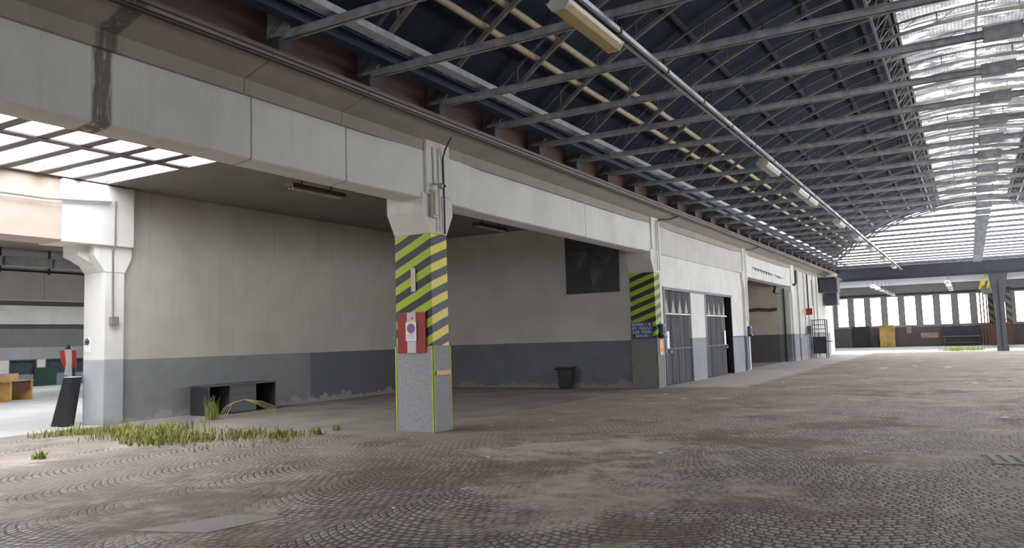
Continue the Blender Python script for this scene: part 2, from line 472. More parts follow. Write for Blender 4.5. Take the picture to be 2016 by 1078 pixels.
beam('concrete_beam', CY[3]+.36, CY[4]-.36, 'white concrete beam carrying a row of small dark hooks', z0=4.14, bot=4.09)

def column(y, label, striped=None, base=None):
    r = thing('concrete_column', label, 'column', (-8.8, y, 0))
    hx, hy = .41, .26
    if striped:
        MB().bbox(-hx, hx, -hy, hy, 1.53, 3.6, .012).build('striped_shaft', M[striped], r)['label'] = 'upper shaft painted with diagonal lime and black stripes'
        MB().bbox(-hx-.02, hx+.02, -hy-.02, hy+.02, 0, 1.55, .015).build('plaster_base', M[base], r)['label'] = 'rough grey plaster base'
        for sx in (-1, 1):
            for sy in (-1, 1):
                mb = MB(); a, b = hx+.026, hy+.026
                mb.box(sx*a, sx*(a-(.04 if base == 'rough_plaster' else .025)), sy*b, sy*(b-.008), 0.02, 1.54)
                mb.box(sx*a, sx*(a-.008), sy*b, sy*(b-(.035 if base == 'rough_plaster' else .02)), 0.02, 1.54)
                mb.build('corner_strip', M['lime' if base == 'rough_plaster' else 'lime_old'], r)
    else:
        MB().bbox(-hx, hx, -hy, hy, 0, 3.6, .012).build('shaft', M['column_dado'], r)
    cap = MB().loft([[(-hx,-a,z),(hx,-a,z),(hx,a,z),(-hx,a,z)] for z, a in ((3.6,.26),(3.98,.47),(4.32,.47))])
    cap.build('capital', M['column_white'], r)
    MB().bbox(-.1, hx+.03, -.37, .37, 4.31, 5.36, .02).build('head_block', M['column_white'], r)
    return r
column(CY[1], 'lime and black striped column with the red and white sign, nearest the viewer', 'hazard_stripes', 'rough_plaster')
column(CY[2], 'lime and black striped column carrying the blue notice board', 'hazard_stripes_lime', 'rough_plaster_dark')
column(CY[3], 'white and grey column right of the folding doors with a blue wall box')
column(CY[4], 'white and grey column at the far side of the open bay with hooks')

# walls of the side bays
bw = struct('wall_back', MB().box(-16.95, -16.7, 11.0, 45.2, 0, 5.36), M['back_wall'])
struct('wall_bay', MB().box(-16.7, -9.2, 23.42, 23.7, 0, 5.36), M['side_wall'])
struct('wall_bay_end', MB().box(-16.7, -9.15, 45.2, 45.5, 0, 5.36), M['far_bay_wall'])
struct('wall_bay_near', MB().box(-16.7, -8.9, -14.2, -14, 0, 5.4), M['column_white'])
struct('wall_pier', MB().box(-9.15, -8.5, 45.2, 45.5, 0, 4.1), M['column_dado'])
# the wall with the two doors: y 24..34.6, openings at 24.42-27.3, 29.0-32.78
dw = MB()
XW = -8.5
def wl(y0, y1, z0, z1): dw.box(XW-.22, XW, y0, y1, z0, z1)
wl(23.86, 24.42, 0, 3.16); wl(27.3, 29.0, 0, 3.16); wl(32.78, 34.7, 0, 3.16); wl(23.86, 34.7, 3.16, 4.22)
struct('wall_doors', dw, M['door_wall'])
MB2 = MB().box(XW-.6, XW-.3, 23.9, 34.7, 0, 4.2)
struct('door_gap_shade', MB2, M['black'])  # black backing paints the darkness of the unlit room behind the door gap
# white cross plank and ledge right of the doors
solo('wall_ledge', MB().box(XW, XW+.03, 32.85, 34.68, 1.47, 1.51), M['near_black'], 'thin dark ledge between the right door and the column', 'ledge')

# ceiling of the bays, with the skylight hole
CZ = 5.36
cb = MB(); SX0, SX1, SY0, SY1 = -16.6, -12.5, -8.0, 10.55
cb.box(SX1, -8.85, -14, 45.3, CZ, CZ+.08); cb.box(-16.7, SX1, SY1, 45.3, CZ, CZ+.08); cb.box(-16.7, SX1, -14, SY0, CZ, CZ+.08)
struct('ceiling_bay', cb, M['ceiling_dirty'])
w = struct('window_4', MB().box(SX0-.05, SX1+.05, SY0, SY1, CZ+.025, CZ+.03), M['clear_glass'])
fb = MB(); k = 0; y = SY1
PITCH = .765
while y > SY0:
    fb.box(SX0, SX1, y-PITCH, y-PITCH+.21, CZ+.0, CZ+.02); y -= PITCH
fb.box(-13.98, -13.74, SY0, SY1, CZ-.01, CZ+.02)
fb.build('glazing_bar', M['skylight_bar'], w)

# left colonnade row behind the bay
solo('concrete_beam', MB().prism([(-17.1,3.97),(-16.56,3.97),(-16.5,4.02),(-16.5,4.72),(-16.62,4.95),(-16.62,5.36),(-17.1,5.36)], 1, -14, 9.55), M['pink_beam'],
     'beam with a pinkish painted face running left of the peeling white column', 'beam')
r = thing('concrete_column', 'peeling white column left of the skylit bay, with a stepped haunch and thin conduit', 'column', (-16.95, 10.83, 0))
MB().bbox(-.42, .35, -.24, .24, 0, 3.4, .02).build('shaft', M['left_column_paint'], r)
MB().loft([[(-.42,-a,z),(.36,-a,z),(.36,b,z),(-.42,b,z)] for z, a, b in ((3.4,.24,.24),(3.75,.5,.40),(4.3,.5,.40))]).build('capital', M['left_column_paint'], r)
MB().bbox(-.42, .45, -1.28, .40, 3.98, 5.34, .02).build('head_block', M['column_white'], r)
MB().prism([(-.24,3.5),(-.34,3.55),(-.75,3.75),(-.75,3.99),(-.24,3.99)], 0, -.40, .15).build('haunch', M['left_column_paint'], r)
solo('conduit', MB().tube([(-16.475,10.75,5.0),(-16.475,10.75,4.0),(-16.575,10.76,3.85),(-16.575,10.78,2.35)], .018).box(-16.6,-16.5,10.7,10.88,2.2,2.4), M['brown_pipe'], 'thin grey conduit with a small switch box on the peeling white column', 'conduit')
solo('pipe', MB().tube([(-16.42,-2,4.86),(-16.42,9.2,4.86),(-16.42,10.6,4.98)], .05), M['white_metal'], 'white pipe along the top of the pinkish beam', 'pipe')
solo('wall_notice', MB().box(-17.3,-17.08,10.578,10.588,1.62,1.98), M['paper'], 'small white paper pasted on the peeling white column', 'notice')
# scribble on the paper's column face
sb = MB(); pts = [(-17.28,10.572,1.78),(-17.26,10.572,1.92),(-17.22,10.572,1.80),(-17.20,10.572,1.94),(-17.17,10.572,1.78),(-17.14,10.572,1.9),(-17.11,10.572,1.82)]
sb.tube(pts, .012, 5)
solo('graffiti', sb, M['dark_green'], 'dark scribbled mark on the white paper of the peeling column', 'graffiti')

# ------------------------------------------------------------------ further left bays
struct('wall_left_far', MB().box(-42, -41.6, -14, 34, 0, .62).box(-42, -41.6, -14, 34, 1.36, 2.0), M['far_upper'])
struct('trim_2', MB().box(-41.62, -41.55, -14, 34, 0.0, .62), M['bluegrey_dado'])
struct('wall_left_upper', MB().box(-42.4, -42.0, -14, 34, 2.0, 3.2), M['grey_band'])
struct('wall_left_top', MB().box(-42.2, -41.6, -14, 34, 3.18, 4.12), M['column_white'])
struct('wall_left_gap', MB().box(-42.4, -42.1, -14, 34, 4.12, 5.4), M['ceiling_dirty'])
wn = 5
for (a, b) in ((10, 20.7),(21.6,22.9),(23.4, 26.6),(27.2,30)):
    w = struct('window_%d' % wn, MB().box(-41.75, -41.72, a, b, .62, 1.36), M['teal_glass']); wn += 1
    f = MB(); f.box(-41.7,-41.6,a,b,.60,.65); f.box(-41.7,-41.6,a,b,1.33,1.38)
    n = max(1, int((b-a)/1.2))
    for i in range(n+1): yy = a + (b-a)*i/n; f.box(-41.7,-41.6,yy-.03,yy+.03,.62,1.36)
    f.build('window_frame', M['window_steel'], w)
struct('wall_left_pier', MB().box(-41.75,-41.6,20.7,21.6,.62,1.36).box(-41.75,-41.6,22.9,23.4,.62,1.36).box(-41.75,-41.6,26.6,27.2,.62,1.36).box(-41.75,-41.6,30,34,.62,1.36).box(-41.75,-41.6,-14,10,.62,1.36), M['column_white'])
struct('door_1', MB().box(-41.6,-41.5,22.75,23.9,0,.95), M['dark_green'])
solo('concrete_beam', MB().prism([(-33.9,3.85),(-33.3,3.85),(-33.3,5.0),(-33.9,5.0)], 1, -14, 34), M['beam_grey'], 'grey white beam far behind the opening left of the peeling column', 'beam')
solo('cornice', MB().prism([(-33.9,5.0),(-33.1,5.15),(-33.1,5.45),(-33.9,5.45)], 1, -14, 34), M['concrete'], 'concrete cornice on top of the far beam behind the left opening', 'cornice')
dk = thing('ventilation_duct', 'grey sectioned duct under the ceiling behind the left opening', 'duct', (-29, 0, 0))
for a, b in ((2, 13.0),(13.1,14.6),(14.7,16.3),(16.4,18.0),(18.1,22)): MB().bbox(-.3,.3,a,b,4.72,5.05,.03).build('duct_section', M['duct'], dk)
for y in (13.05,14.65,16.35,18.05): MB().box(-.04,.04,y-.03,y+.03,4.5,5.37).build('hanger', M['near_black'], dk)
cl = MB(); cz = 5.37
for x0, x1 in ((-42.2,-38.2),(-37.0,-24.6),(-22.4,-16.5)): cl.box(x0,x1,-14,34,cz,cz+.2)
cl.box(-42.2,-16.5,-14,-11,cz,cz+.2); cl.box(-42.2,-16.5,30,34,cz,cz+.2)
struct('ceiling_left', cl, M['ceiling_dirty'])
for x0, x1 in ((-38.2,-37.0),(-24.6,-22.4)):
    w = struct('window_%d' % wn, MB().box(x0,x1,-11,30,cz+.21,cz+.22), M['clear_glass']); wn += 1
    f = MB()
    for i in range(21): f.box(x0,x1,-11+2*i,-10.8+2*i,cz,cz+.2)
    f.build('glazing_bar', M['skylight_bar'], w)
struct('wall_left_end', MB().box(-42,-16.7,34,34.2,0,5.37), M['far_upper'])
struct('wall_left_near', MB().box(-42,-16.7,-14.2,-14,0,5.37), M['far_upper'])

# ------------------------------------------------------------------ wall from the last column to the end of the hall
pw = MB().box(-8.75, -8.42, 45.9, 58.5, 0, 5.1)
for y in (47.0, 50.2, 53.4): pw.box(-8.42,-8.33,y,y+.35,0,5.1)
struct('wall_left_end_hall', pw, M['peeling_wall'])
for i, (y, z0, m) in enumerate(((46.6,1.3,'lamp_grey'),(48.4,1.9,'lamp_grey'),(49.6,2.7,'black_pipe'),(51.5,2.4,'lamp_grey'))):
    solo('pipe', MB().tube([(-8.27,y,5.05),(-8.27,y,z0+.05),(-8.30,y,z0)], .045), M[m], 'vertical pipe on the peeling wall beyond the open bay, %s from the column' % ORD[i], 'pipe')
solo('painted_slot', MB().box(-8.43,-8.40,51.9,52.5,3.2,4.8), M['near_black'], 'tall panel painted dark as a shaded slot high in the peeling wall', 'painted recess')  # flat dark panel, no hole: its colour stands in for a recess's shade
solo('fire_sign', MB().bbox(-8.32,-7.93,48.75,48.85,2.58,2.97,.015), M['red_paint'], 'small red box high on the peeling wall above the cage', 'sign')
solo('switch_box', MB().bbox(-8.34,-8.1,49.0,49.35,1.45,1.95,.03), M['anthracite'], 'dark switch box on the peeling wall under the red box', 'switch box')
cg = thing('metal_cage', 'metal stand with dark box below and open wire grid above by the peeling wall', 'cage', (-7.86, 50.6, 0))
MB().bbox(-.38,.38,-.4,.4,.28,1.28,.02).build('box', M['near_black'], cg)
for sx in (-1,1):
    for sy in (-1,1): MB().box(sx*.36-.03,sx*.36+.03,sy*.37-.03,sy*.37+.03,0,2.32).build('leg', M['window_steel'], cg)
gm = MB()
for z in (1.5,1.75,2.0,2.3):
    for sy in (-.38,.38): gm.box(-.37,.37,sy-.015,sy+.015,z-.02,z+.02)
    for sx in (-.37,.37): gm.box(sx-.015,sx+.015,-.38,.38,z-.02,z+.02)
for x in (-.12,.12):
    for sy in (-.38,.38): gm.box(x-.012,x+.012,sy-.012,sy+.012,1.28,2.3)
gm.build('wire_grid', M['window_steel'], cg)
MB().tube([(.36,-.42,1.0),(.62,-.42,1.0),(.62,.4,1.0)], .03).build('handle', M['rust_pipe'], cg)
solo('hoist_box', MB().bbox(-8.35,-7.25,54.5,55.8,4.1,5.0,.04).bbox(-8.3,-7.5,56.0,57.2,3.3,4.2,.04).box(-8.4,-7.3,54.2,57.4,5.0,5.09), M['girder_steel'], 'dark steel box cluster under the roof where the left wall ends', 'machine box')

# hooks rail on the beam of the open bay
hk = thing('hook_rail', 'row of small dark hooks on the beam of the open bay', 'hooks', (XF-.07, 36.6, 4.6))
MB().bar((.045,.1,.02),(.045,7.2,-.12),.012,.02).build('rail', M['black_pipe'], hk)
for i in range(9):
    y = .3+i*.55 + (1.0 if i > 6 else 0); z = .02 - y*.02
    MB().tube([(.0,y,z),(.09,y,z-.01),(.12,y+.06,z-.10),(.10,y+.2,z-.12)], .02, 6).build('hook', M['black_pipe'], hk)
solo('pipe', MB().tube([(-10.9,45.05,2.86),(-10.2,45.02,2.92),(-9.6,45.05,2.86),(-9.18,45.05,2.9)], .09), M['rust_pipe'], 'rusty brown horizontal pipe on the end wall of the open bay', 'pipe')
solo('pipe', MB().tube([(-8.8,43.2,4.085),(-8.9,43.2,3.75),(-8.9,44.3,3.75)], .07), M['black_pipe'], 'short black bent pipe under the beam with hooks', 'pipe')
solo('pipe', MB().tube([(-8.78,45.14,4.03),(-8.78,45.14,.03)], .045), M['black_pipe'], 'tall black pipe down the pier of the open bay', 'pipe')
solo('pipe', MB().tube([(-8.28,46.1,5.05),(-8.28,46.1,4.3),(-8.28,45.6,4.2)], .06), M['black_pipe'], 'black bent pipe beside the far column at the beam end', 'pipe')
solo('bollard', MB().lathe([(.07,0),(.07,.75),(.05,.82),(.0,.83)], 12), M['lamp_grey'], 'short pale post standing in the open bay beyond the doors', 'bollard', (-9.75,40.5,0.004))

# ------------------------------------------------------------------ doors
def sliding_door(name, y0, y1, label, plate):
    d = MB(); n = 4; per = (y1-y0)/n
    prof = []
    for i in range(n):
        a = y0 + i*per
        prof += [(a+.02, XW-.10), (a+.06, XW-.075), (a+per-.06, XW-.075), (a+per-.02, XW-.10)]
    poly = [(x, y) for y, x in prof] + [(XW-.16, y1), (XW-.16, y0)]
    d.prism(poly, 2, .03, 3.1)
    r = struct(name, d, M['door_sheet'], label)
    MB().box(XW-.06, XW-.015, y0, y1, 2.30, 2.35).build('rail', M['lamp_grey'], r)
    MB().box(XW-.06, XW-.015, y0, y1, 1.16, 1.20).build('rail', M['anthracite'], r)
    p = MB().box(XW-.05, XW-.03, plate, plate+.24, 1.2, 1.75).build('door_notice', M['white_plate'], r)
    MB().box(XW-.05, XW-.01, plate+.3, plate+.42, 1.05, 1.11).build('door_handle', M['lamp_grey'], r)
    return r
sliding_door('door_2', 24.56, 27.3, 'left dark grey folding door', 24.7)
sliding_door('door_3', 29.18, 32.05, 'right dark grey folding door', 31.6)
struct('trim_3', MB().box(XW-.2, XW+.02, 24.38, 24.54, 0, 3.2).box(XW-.2, XW+.03, 24.38, 32.82, 3.10, 3.19).box(XW-.2, XW+.01, 28.98, 29.15, 0, 3.12).box(XW-.2,XW+.01,32.72,32.82,0,3.12), M['black'])

# ------------------------------------------------------------------ things on and by the columns
s = thing('red_white_sign', 'red board with a pale middle stripe and a no parking plate on the striped column', 'sign', (-8.82, 11.57, 1.43))
MB().bbox(-.33,.31,-.02,.01,0,.74,.006).build('board', M['red_paint'], s)
MB().box(-.105,.095,-.026,-.019,0,.74).build('pale_stripe', M['cream_stripe'], s)
pl = MB().bbox(-.125,.115,-.04,-.026,.22,.56,.004).build('plate', M['white_plate'], s)
def disc(mb, cx, cz, r0, r1, y0, y1, n=28):
    o = [(cx+r1*math.cos(2*PI*k/n), cz+r1*math.sin(2*PI*k/n)) for k in range(n)]
    if r0 == 0: return mb.prism(o, 1, y0, y1)
    for k in range(n):
        j = (k+1) % n; a0, a1 = 2*PI*k/n, 2*PI*j/n
        mb.prism([(cx+r0*math.cos(a0),cz+r0*math.sin(a0)),(cx+r1*math.cos(a0),cz+r1*math.sin(a0)),(cx+r1*math.cos(a1),cz+r1*math.sin(a1)),(cx+r0*math.cos(a1),cz+r0*math.sin(a1))], 1, y0, y1)
    return mb
disc(MB(), -.005, .445, 0, .072, -.044, -.040).build('blue_disc', M['sign_blue'], pl)
rg = disc(MB(), -.005, .445, .068, .09, -.047, -.040)
rg.prism([(-.062,.492),(-.052,.502),(.052,.398),(.042,.388)], 1, -.048, -.043)
rg.build('red_ring', M['sign_red'], pl)
tx = MB()
for z, a, b in ((.325,-.085,.07),(.30,-.07,.06),(.262,-.09,-.01),(.262,.03,.08)): tx.box(a,b,-.043,-.039,z,z+.012)
tx.build('print', M['grey_print'], pl)
MB().tube([(.02,-.03,.66),(-.01,-.03,.62),(.03,-.03,.61)], .012, 5).build('mark', M['grey_print'], s)
solo('tape_strip', MB().box(-8.83,-8.73,11.565,11.585,2.55,2.98), M['cream_stripe'], 'beige tape strip stuck upright on the stripes of the nearest column', 'tape')
solo('repair_band', MB().box(-8.345,-8.362,11.64,12.08,1.02,1.10), M['orange_paper'], 'faint orange tape band on the side of the nearest column base', 'tape')
el = thing('emergency_light', 'narrow upright bulkhead light on the nearest column above the stripes', 'lamp', (-8.36, 11.66, 3.88))
MB().bbox(-.02,.06,-.085,.085,0,.52,.02).build('housing', M['lamp_grey'], el)
MB().bbox(.06,.09,-.055,.055,.04,.48,.015).build('diffuser', M['cream_stripe'], el)
cm = thing('bulb_camera', 'small round camera on a stalk above the bulkhead light', 'camera', (-8.36, 11.74, 4.46))
MB().tube([(0,0,.06),(.12,-.02,.03)], .02).build('stalk', M['white_metal'], cm)
MB().lathe([(0,-.06),(.04,-.045),(.06,0),(.04,.045),(0,.06)], 14, (.14,-.03,0)).build('body', M['galvanised'], cm)
MB().lathe([(0,-.03),(.03,0),(0,.03)], 10, (.2,.02,0)).build('lens', M['black'], cm)
solo('cable', MB().tube([(-8.2,11.75,5.62),(-8.05,11.9,5.45),(-8.28,11.97,5.2),(-8.34,11.98,5.05),(-8.35,12.0,4.35),(-8.36,12.02,3.62)], .016, 6), M['black_pipe'], 'black cable running down the side of the nearest column', 'cable')
solo('conduit', MB().tube([(-8.345,11.84,5.2),(-8.345,11.84,3.65)], .018, 8), M['column_white'], 'white conduit down the middle of the nearest column head', 'conduit')
solo('conduit', MB().tube([(-8.345,11.66,5.2),(-8.345,11.68,4.5)], .014, 8), M['lamp_grey'], 'thin conduit leading down to the round camera on the nearest column', 'conduit')

s = thing('blue_notice_board', 'blue board with four lines of pale lettering on the second striped column', 'sign', (-8.84, 23.31, 1.55))
MB().bbox(-.36,.34,-.03,.015,0,.50,.006).build('board', M['dark_blue'], s)
random.seed(8)
for z, x0, x1 in ((.385,-.31,.30),(.265,-.32,.30),(.15,-.31,.30),(.035,-.2,.22)):
    t = MB(); x = x0
    while x < x1:
        wd = random.choice((.034,.040,.046))
        k = random.randint(0, 3) if random.random() < .9 else 4
        a, b = x, min(x+wd, x1)
        if k != 4:
            t.box(a, a+.014, -.034, -.029, z, z+.09)
            if k in (0,1,3): t.box(a, b, -.034, -.029, z+.076, z+.09)
            if k in (0,2): t.box(a, b, -.034, -.029, z, z+.014)
            if k in (1,2,3): t.box(a, b-.006, -.034, -.029, z+.037, z+.051)
            if k in (0,3): t.box(b-.014, b, -.034, -.029, z, z+.09)
        x += wd+.010
    t.build('lettering', M['pale_text'], s)
def wall_phone(loc, label):
    p = thing('wall_box', label, 'wall box', loc)
    MB().bbox(-.0,.14,-.13,.13,0,.40,.04).build('casing', M['blue_box'], p)
    MB().bbox(.0,.17,-.145,.145,-.04,.05,.02).build('base', M['black'], p)
    MB().bbox(.13,.155,-.08,.08,.10,.32,.01).build('front_panel', M['anthracite'], p)
wall_phone((-8.38, 23.70, 1.58), 'blue wall box on the hall side of the second striped column')
wall_phone((-8.38, 34.98, 1.52), 'blue wall box on the white column right of the doors')
s = thing('orange_label', 'orange and white paper label under the blue box of the second striped column', 'label', (-8.365, 23.66, 1.02))
MB().box(0,.01,-.17,.17,0,.48).build('sheet', M['orange_paper'], s)
MB().box(.009,.016,-.17,.17,0,.09).build('strip', M['cream_stripe'], s)
disc2 = MB().tube([(.012,0,.16),(.018,0,.16)], .05, 12); disc2.build('dot', M['sign_red'], s)
solo('conduit', MB().tube([(-8.36,34.95,1.5),(-8.36,34.95,.05)], .05), M['white_plate'], 'pale upright conduit under the blue box right of the doors', 'conduit')
for y, l in ((23.62,'white conduit pair down the head of the second striped column'),(34.85,'white conduit pair down the head of the column right of the doors')):
    solo('conduit', MB().tube([(-8.33,y-.06,5.25),(-8.33,y-.06,3.65 if y < 30 else 2.1)], .018).tube([(-8.325,y+.1,5.25),(-8.325,y+.1,3.65 if y < 30 else 2.1)], .02), M['column_white'], l, 'conduit')
    solo('cable', MB().tube([(-7.9,y+.9,5.43),(-8.1,y+.5,5.3),(-8.3,y+.25,5.28),(-8.33,y+.1,5.2)], .025, 6), M['black_pipe'], 'dark cable looping from the cornice pipes to the ' + ('second striped column' if y < 30 else 'column right of the doors'), 'cable')

# dark panel with raised diamonds on the bay side wall
p = thing('diamond_panel', 'square black panel with raised diamonds high on the bay wall', 'panel', (-10.5, 23.41, 3.06))
MB().bbox(-.94,.93,-.06,0,0,1.98,.01).build('panel', M['near_black'], p)
for cx, cz in ((-.45,1.35),(0.02,.68),(.5,1.4)):
    hw = .36; hh = .55
    m = MB(); m.add([(cx-hw,-.06,cz),(cx,-.06,cz-hh),(cx+hw,-.06,cz),(cx,-.06,cz+hh),(cx,-.17,cz)], [(0,1,4),(1,2,4),(2,3,4),(3,0,4)])
    m.build('raised_diamond', M['anthracite'], p)

# bin
b = thing('waste_bin', 'dark grey plastic waste bin against the bay wall', 'bin', (-11.42, 23.05, .004), .25)
def rr(hx, hy, z, r=.05, n=4):
    pts = []
    for cx, cy, a in ((hx-r,hy-r,0),(-hx+r,hy-r,PI/2),(-hx+r,-hy+r,PI),(hx-r,-hy+r,3*PI/2)):
        for i in range(n+1): pts.append((cx+r*math.cos(a+PI/2*i/n), cy+r*math.sin(a+PI/2*i/n), z))
    return pts
MB().loft([rr(.17,.17,0),rr(.19,.19,.1),rr(.245,.235,.66)]).build('body', M['near_black'], b)
MB().loft([rr(.27,.26,.645),rr(.28,.27,.66),rr(.28,.27,.70),rr(.25,.24,.70),rr(.23,.22,.5)]).build('rim', M['black'], b)
MB().tube([(-.27,-.1,.66),(-.34,-.08,.62),(-.34,.08,.62),(-.27,.1,.66)], .018).build('handle', M['black'], b)

# black desk by the back wall
d = thing('desk', 'low black desk standing against the back wall behind the weeds', 'desk', (-16.32, 13.95, .004))
MB().bbox(-.35,.35,-1.08,1.08,.69,.725,.008).build('tabletop', M['anthracite'], d)
MB().bbox(-.34,.33,-1.07,-1.03,0,.69,.005).build('side_panel', M['near_black'], d)
MB().bbox(-.34,.33,1.03,1.07,0,.69,.005).build('side_panel', M['near_black'], d)
MB().box(-.32,-.29,-1.03,1.03,.05,.69).build('back_panel', M['black'], d)
c = MB().bbox(-.3,.31,-.42,.42,0.02,.69,.008).build('drawer_unit', M['anthracite'], d)
for z in (.25,.47): MB().box(.308,.318,-.40,.40,z-.006,z+.006).build('drawer_gap', M['black'], c)

# leaning black slab
sl = thing('leaning_board', 'thick black board leaning against the foot of the peeling white column', 'board', (-17.67, 10.24, .006), .0)
m = MB(); dx = .17
m.loft([[(-.10,-.12,0),(.38,-.12,0),(.38,.12,0),(-.10,.12,0)],[(-.10+dx,.05,1.07),(.20+dx,.05,1.07),(.20+dx,.29,1.07),(-.10+dx,.29,1.07)]])
m.build('board', M['black'], sl)
MB().loft([[(-.09+dx,.055,1.07),(.19+dx,.055,1.07),(.19+dx,.285,1.07),(-.09+dx,.285,1.07)],[(-.09+dx,.055,1.085),(.19+dx,.055,1.085),(.19+dx,.285,1.085),(-.09+dx,.285,1.085)]]).build('top_sheet', M['white_plate'], sl)['label'] = 'white sheet on the top edge'
# red and white cloth on a dark pole
pc = thing('draped_pole', 'red and white cloth hung on a dark pole behind the leaning black board', 'pole', (-18.46, 10.92, .006), 1.02)
MB().tube([(0.1,0,0),(.1,0,1.18),(-.02,0,1.81)], .03).build('pole', M['dark_green'], pc)
MB().lathe([(0,-.09),(.05,-.06),(.07,0),(.05,.06),(0,.09)], 12, (-.03,0,1.69)).build('knob', M['black'], pc)
m = MB()
for sx in (-1, 1):
    m.loft([[(-.03+sx*.04,-.06,1.69),(-.03+sx*.17,-.04,1.67),(-.03+sx*.17,.06,1.67),(-.03+sx*.04,.06,1.69)],
            [(-.01+sx*.03,-.09,1.43),(-.01+sx*.16,-.07,1.43),(-.01+sx*.16,.08,1.43),(-.01+sx*.03,.08,1.43)],
            [(.02+sx*.03,-.07,1.25),(.02+sx*.11,-.06,1.27),(.02+sx*.11,.06,1.27),(.02+sx*.03,.06,1.25)]])
m.build('red_cloth', M['cloth_red'], pc)
MB().loft([[(-.10,-.07,1.70),(.05,-.07,1.70),(.05,.05,1.70),(-.10,.05,1.70)],[(-.06,-.1,1.38),(.06,-.1,1.38),(.06,.05,1.38),(-.06,.05,1.38)],[(-.10,-.08,1.11),(.06,-.08,1.05),(.06,.04,1.05),(-.10,.04,1.11)]]).build('white_cloth', M['cloth_white'], pc)
# far wooden desk with papers
d = thing('desk', 'orange brown wooden desk far behind the opening at the left', 'desk', (-29.6, 15.45, .006), .47)
MB().bbox(-.4,.4,-1.0,.62,.68,.72,.008).build('tabletop', M['wood_orange'], d)
MB().bbox(-.38,.38,-.62,-.5,0,.68,.008).build('side_panel', M['wood_orange'], d)
MB().bbox(-.38,.38,.5,.58,0,.68,.008).build('side_panel', M['wood_orange'], d)
MB().box(.3,.33,-.5,.5,.38,.68).build('front_panel', M['wood_dark'], d)
c = solo('cardboard_box', MB().bbox(-.2,.2,-.22,.22,0,.24,.006), M['cardboard'], 'small cardboard box on the wooden desk at the left', 'box', (-29.6,15.35,.726), .47)
solo('paper_stack', MB().bbox(-.15,.15,-.11,.11,0,.07,.004), M['paper'], 'white stack of papers on the wooden desk at the left', 'paper', (-29.75,14.85,.726), .3)

# dead lamps under the bay ceiling
def bay_lamp(loc, label):
    l = thing('batten_lamp', label, 'lamp', loc)
    MB().prism([(-.09,0),(.09,0),(.13,-.09),(-.13,-.09)], 1, -.8, .8).build('reflector', M['rust_pipe'], l)
    MB().tube([(-.05,-.75,-.11),(-.05,.75,-.11)], .018).tube([(.05,-.75,-.11),(.05,.75,-.11)], .018).build('tube', M['lamp_grey'], l)
    for y in (-.45,.45): MB().box(-.015,.015,y-.015,y+.015,0,.36).build('hanger', M['black_pipe'], l)
    return l
bay_lamp((-12.0,12.45,5.0), 'unlit batten lamp hanging under the dark bay ceiling left of the nearest column')
bay_lamp((-12.0,19.6,5.0), 'unlit batten lamp hanging in the bay right of the nearest column')

# ------------------------------------------------------------------ cornice pipes, cable trays
solo('pipe', MB().tube([(-7.83,y,5.44 + .012*math.sin(y*1.1)) for y in range(-4, 59, 3)], .035), M['black_pipe'], 'black pipe along the edge of the cornice, the lower of the pair', 'pipe')
solo('pipe', MB().tube([(-7.82,y,5.56) for y in (-4,58)], .03), M['brown_pipe'], 'brownish pipe along the edge of the cornice, the upper of the pair', 'pipe')
solo('cable_tray', MB().prism([(-7.12,5.96),(-6.92,5.96),(-6.92,6.06),(-6.94,6.06),(-6.94,5.98),(-7.10,5.98),(-7.10,6.06),(-7.12,6.06)], 1, 3, 58), M['galvanised'], 'bright galvanised cable tray along the left side of the roof trusses', 'cable tray')
solo('steel_beam', MB().prism([(-7.72,5.98),(-7.52,5.98),(-7.52,6.0),(-7.61,6.0),(-7.61,6.16),(-7.52,6.16),(-7.52,6.18),(-7.72,6.18),(-7.72,6.16),(-7.63,6.16),(-7.63,6.0),(-7.72,6.0)], 1, 3, 58), M['blue_steel'], 'dark blue steel beam along the roof above the cornice', 'beam')
for x, l in ((-6.97,'lower'),(-6.55,'upper')):
    z = arc(x, .12)
    solo('pipe', MB().tube([(x,y,z) for y in (2,20,40,58)], .065, 10), M['cream_pipe'], 'cream pipe running along the left roof slope, the %s of the pair' % l, 'pipe')
t = thing('lamp_trunking', 'long pale lamp trunking hung in a line under the roof trusses', 'trunking', (-3.78, 0, 5.62))
MB().box(-.075,-.03,3,59.5,-.03,.03).build('rail', M['trunking'], t)
MB().box(.03,.075,3,59.5,-.03,.03).build('rail', M['trunking'], t)
MB().box(-.03,.03,3,59.5,-.0,.02).build('channel', M['near_black'], t)
for k in range(28):
    y = 7.6+1.885*k
    MB().box(-.085,.085,y-.02,y+.02,-.03,.045).tube([(0,y,.04),(0,y,.2)], .015, 6).build('hanger', M['black_pipe'], t)
def trunk_lamp(y, L, label, m='lamp_grey', x=-3.86):
    l = thing('fluorescent_lamp', label, 'lamp', (x, y, 5.59), 0, 'diffuser lamps under the trunking')
    MB().prism([(-.06,0),(.06,0),(.15,-.10),(-.15,-.10)], 1, 0, L).build('housing', M['lamp_grey'], l)
    MB().prism([(-.15,-.10),(.15,-.10),(.13,-.14),(.08,-.20),(-.08,-.20),(-.13,-.14)], 1, .01, L-.01).build('diffuser', M[m], l)
    for a in (0, L): MB().prism([(-.155,-.095),(.155,-.095),(.135,-.14),(.085,-.205),(-.085,-.205),(-.135,-.14)], 1, a-.02, a+.02).build('end_cap', M['lamp_grey'], l)
    return l
LY = [7.95, 18.3, 22.2, 23.8, 29.9, 35.2, 40.4, 47.0, 53.5]
for i, y in enumerate(LY):
    trunk_lamp(y, 1.6 if i == 0 else 1.35, 'yellowed long diffuser lamp hanging nearest the viewer on the trunking' if i == 0 else 'pale diffuser lamp on the trunking, %s from the viewer' % ORD[i], 'lamp_cream' if i == 0 else 'lamp_grey')

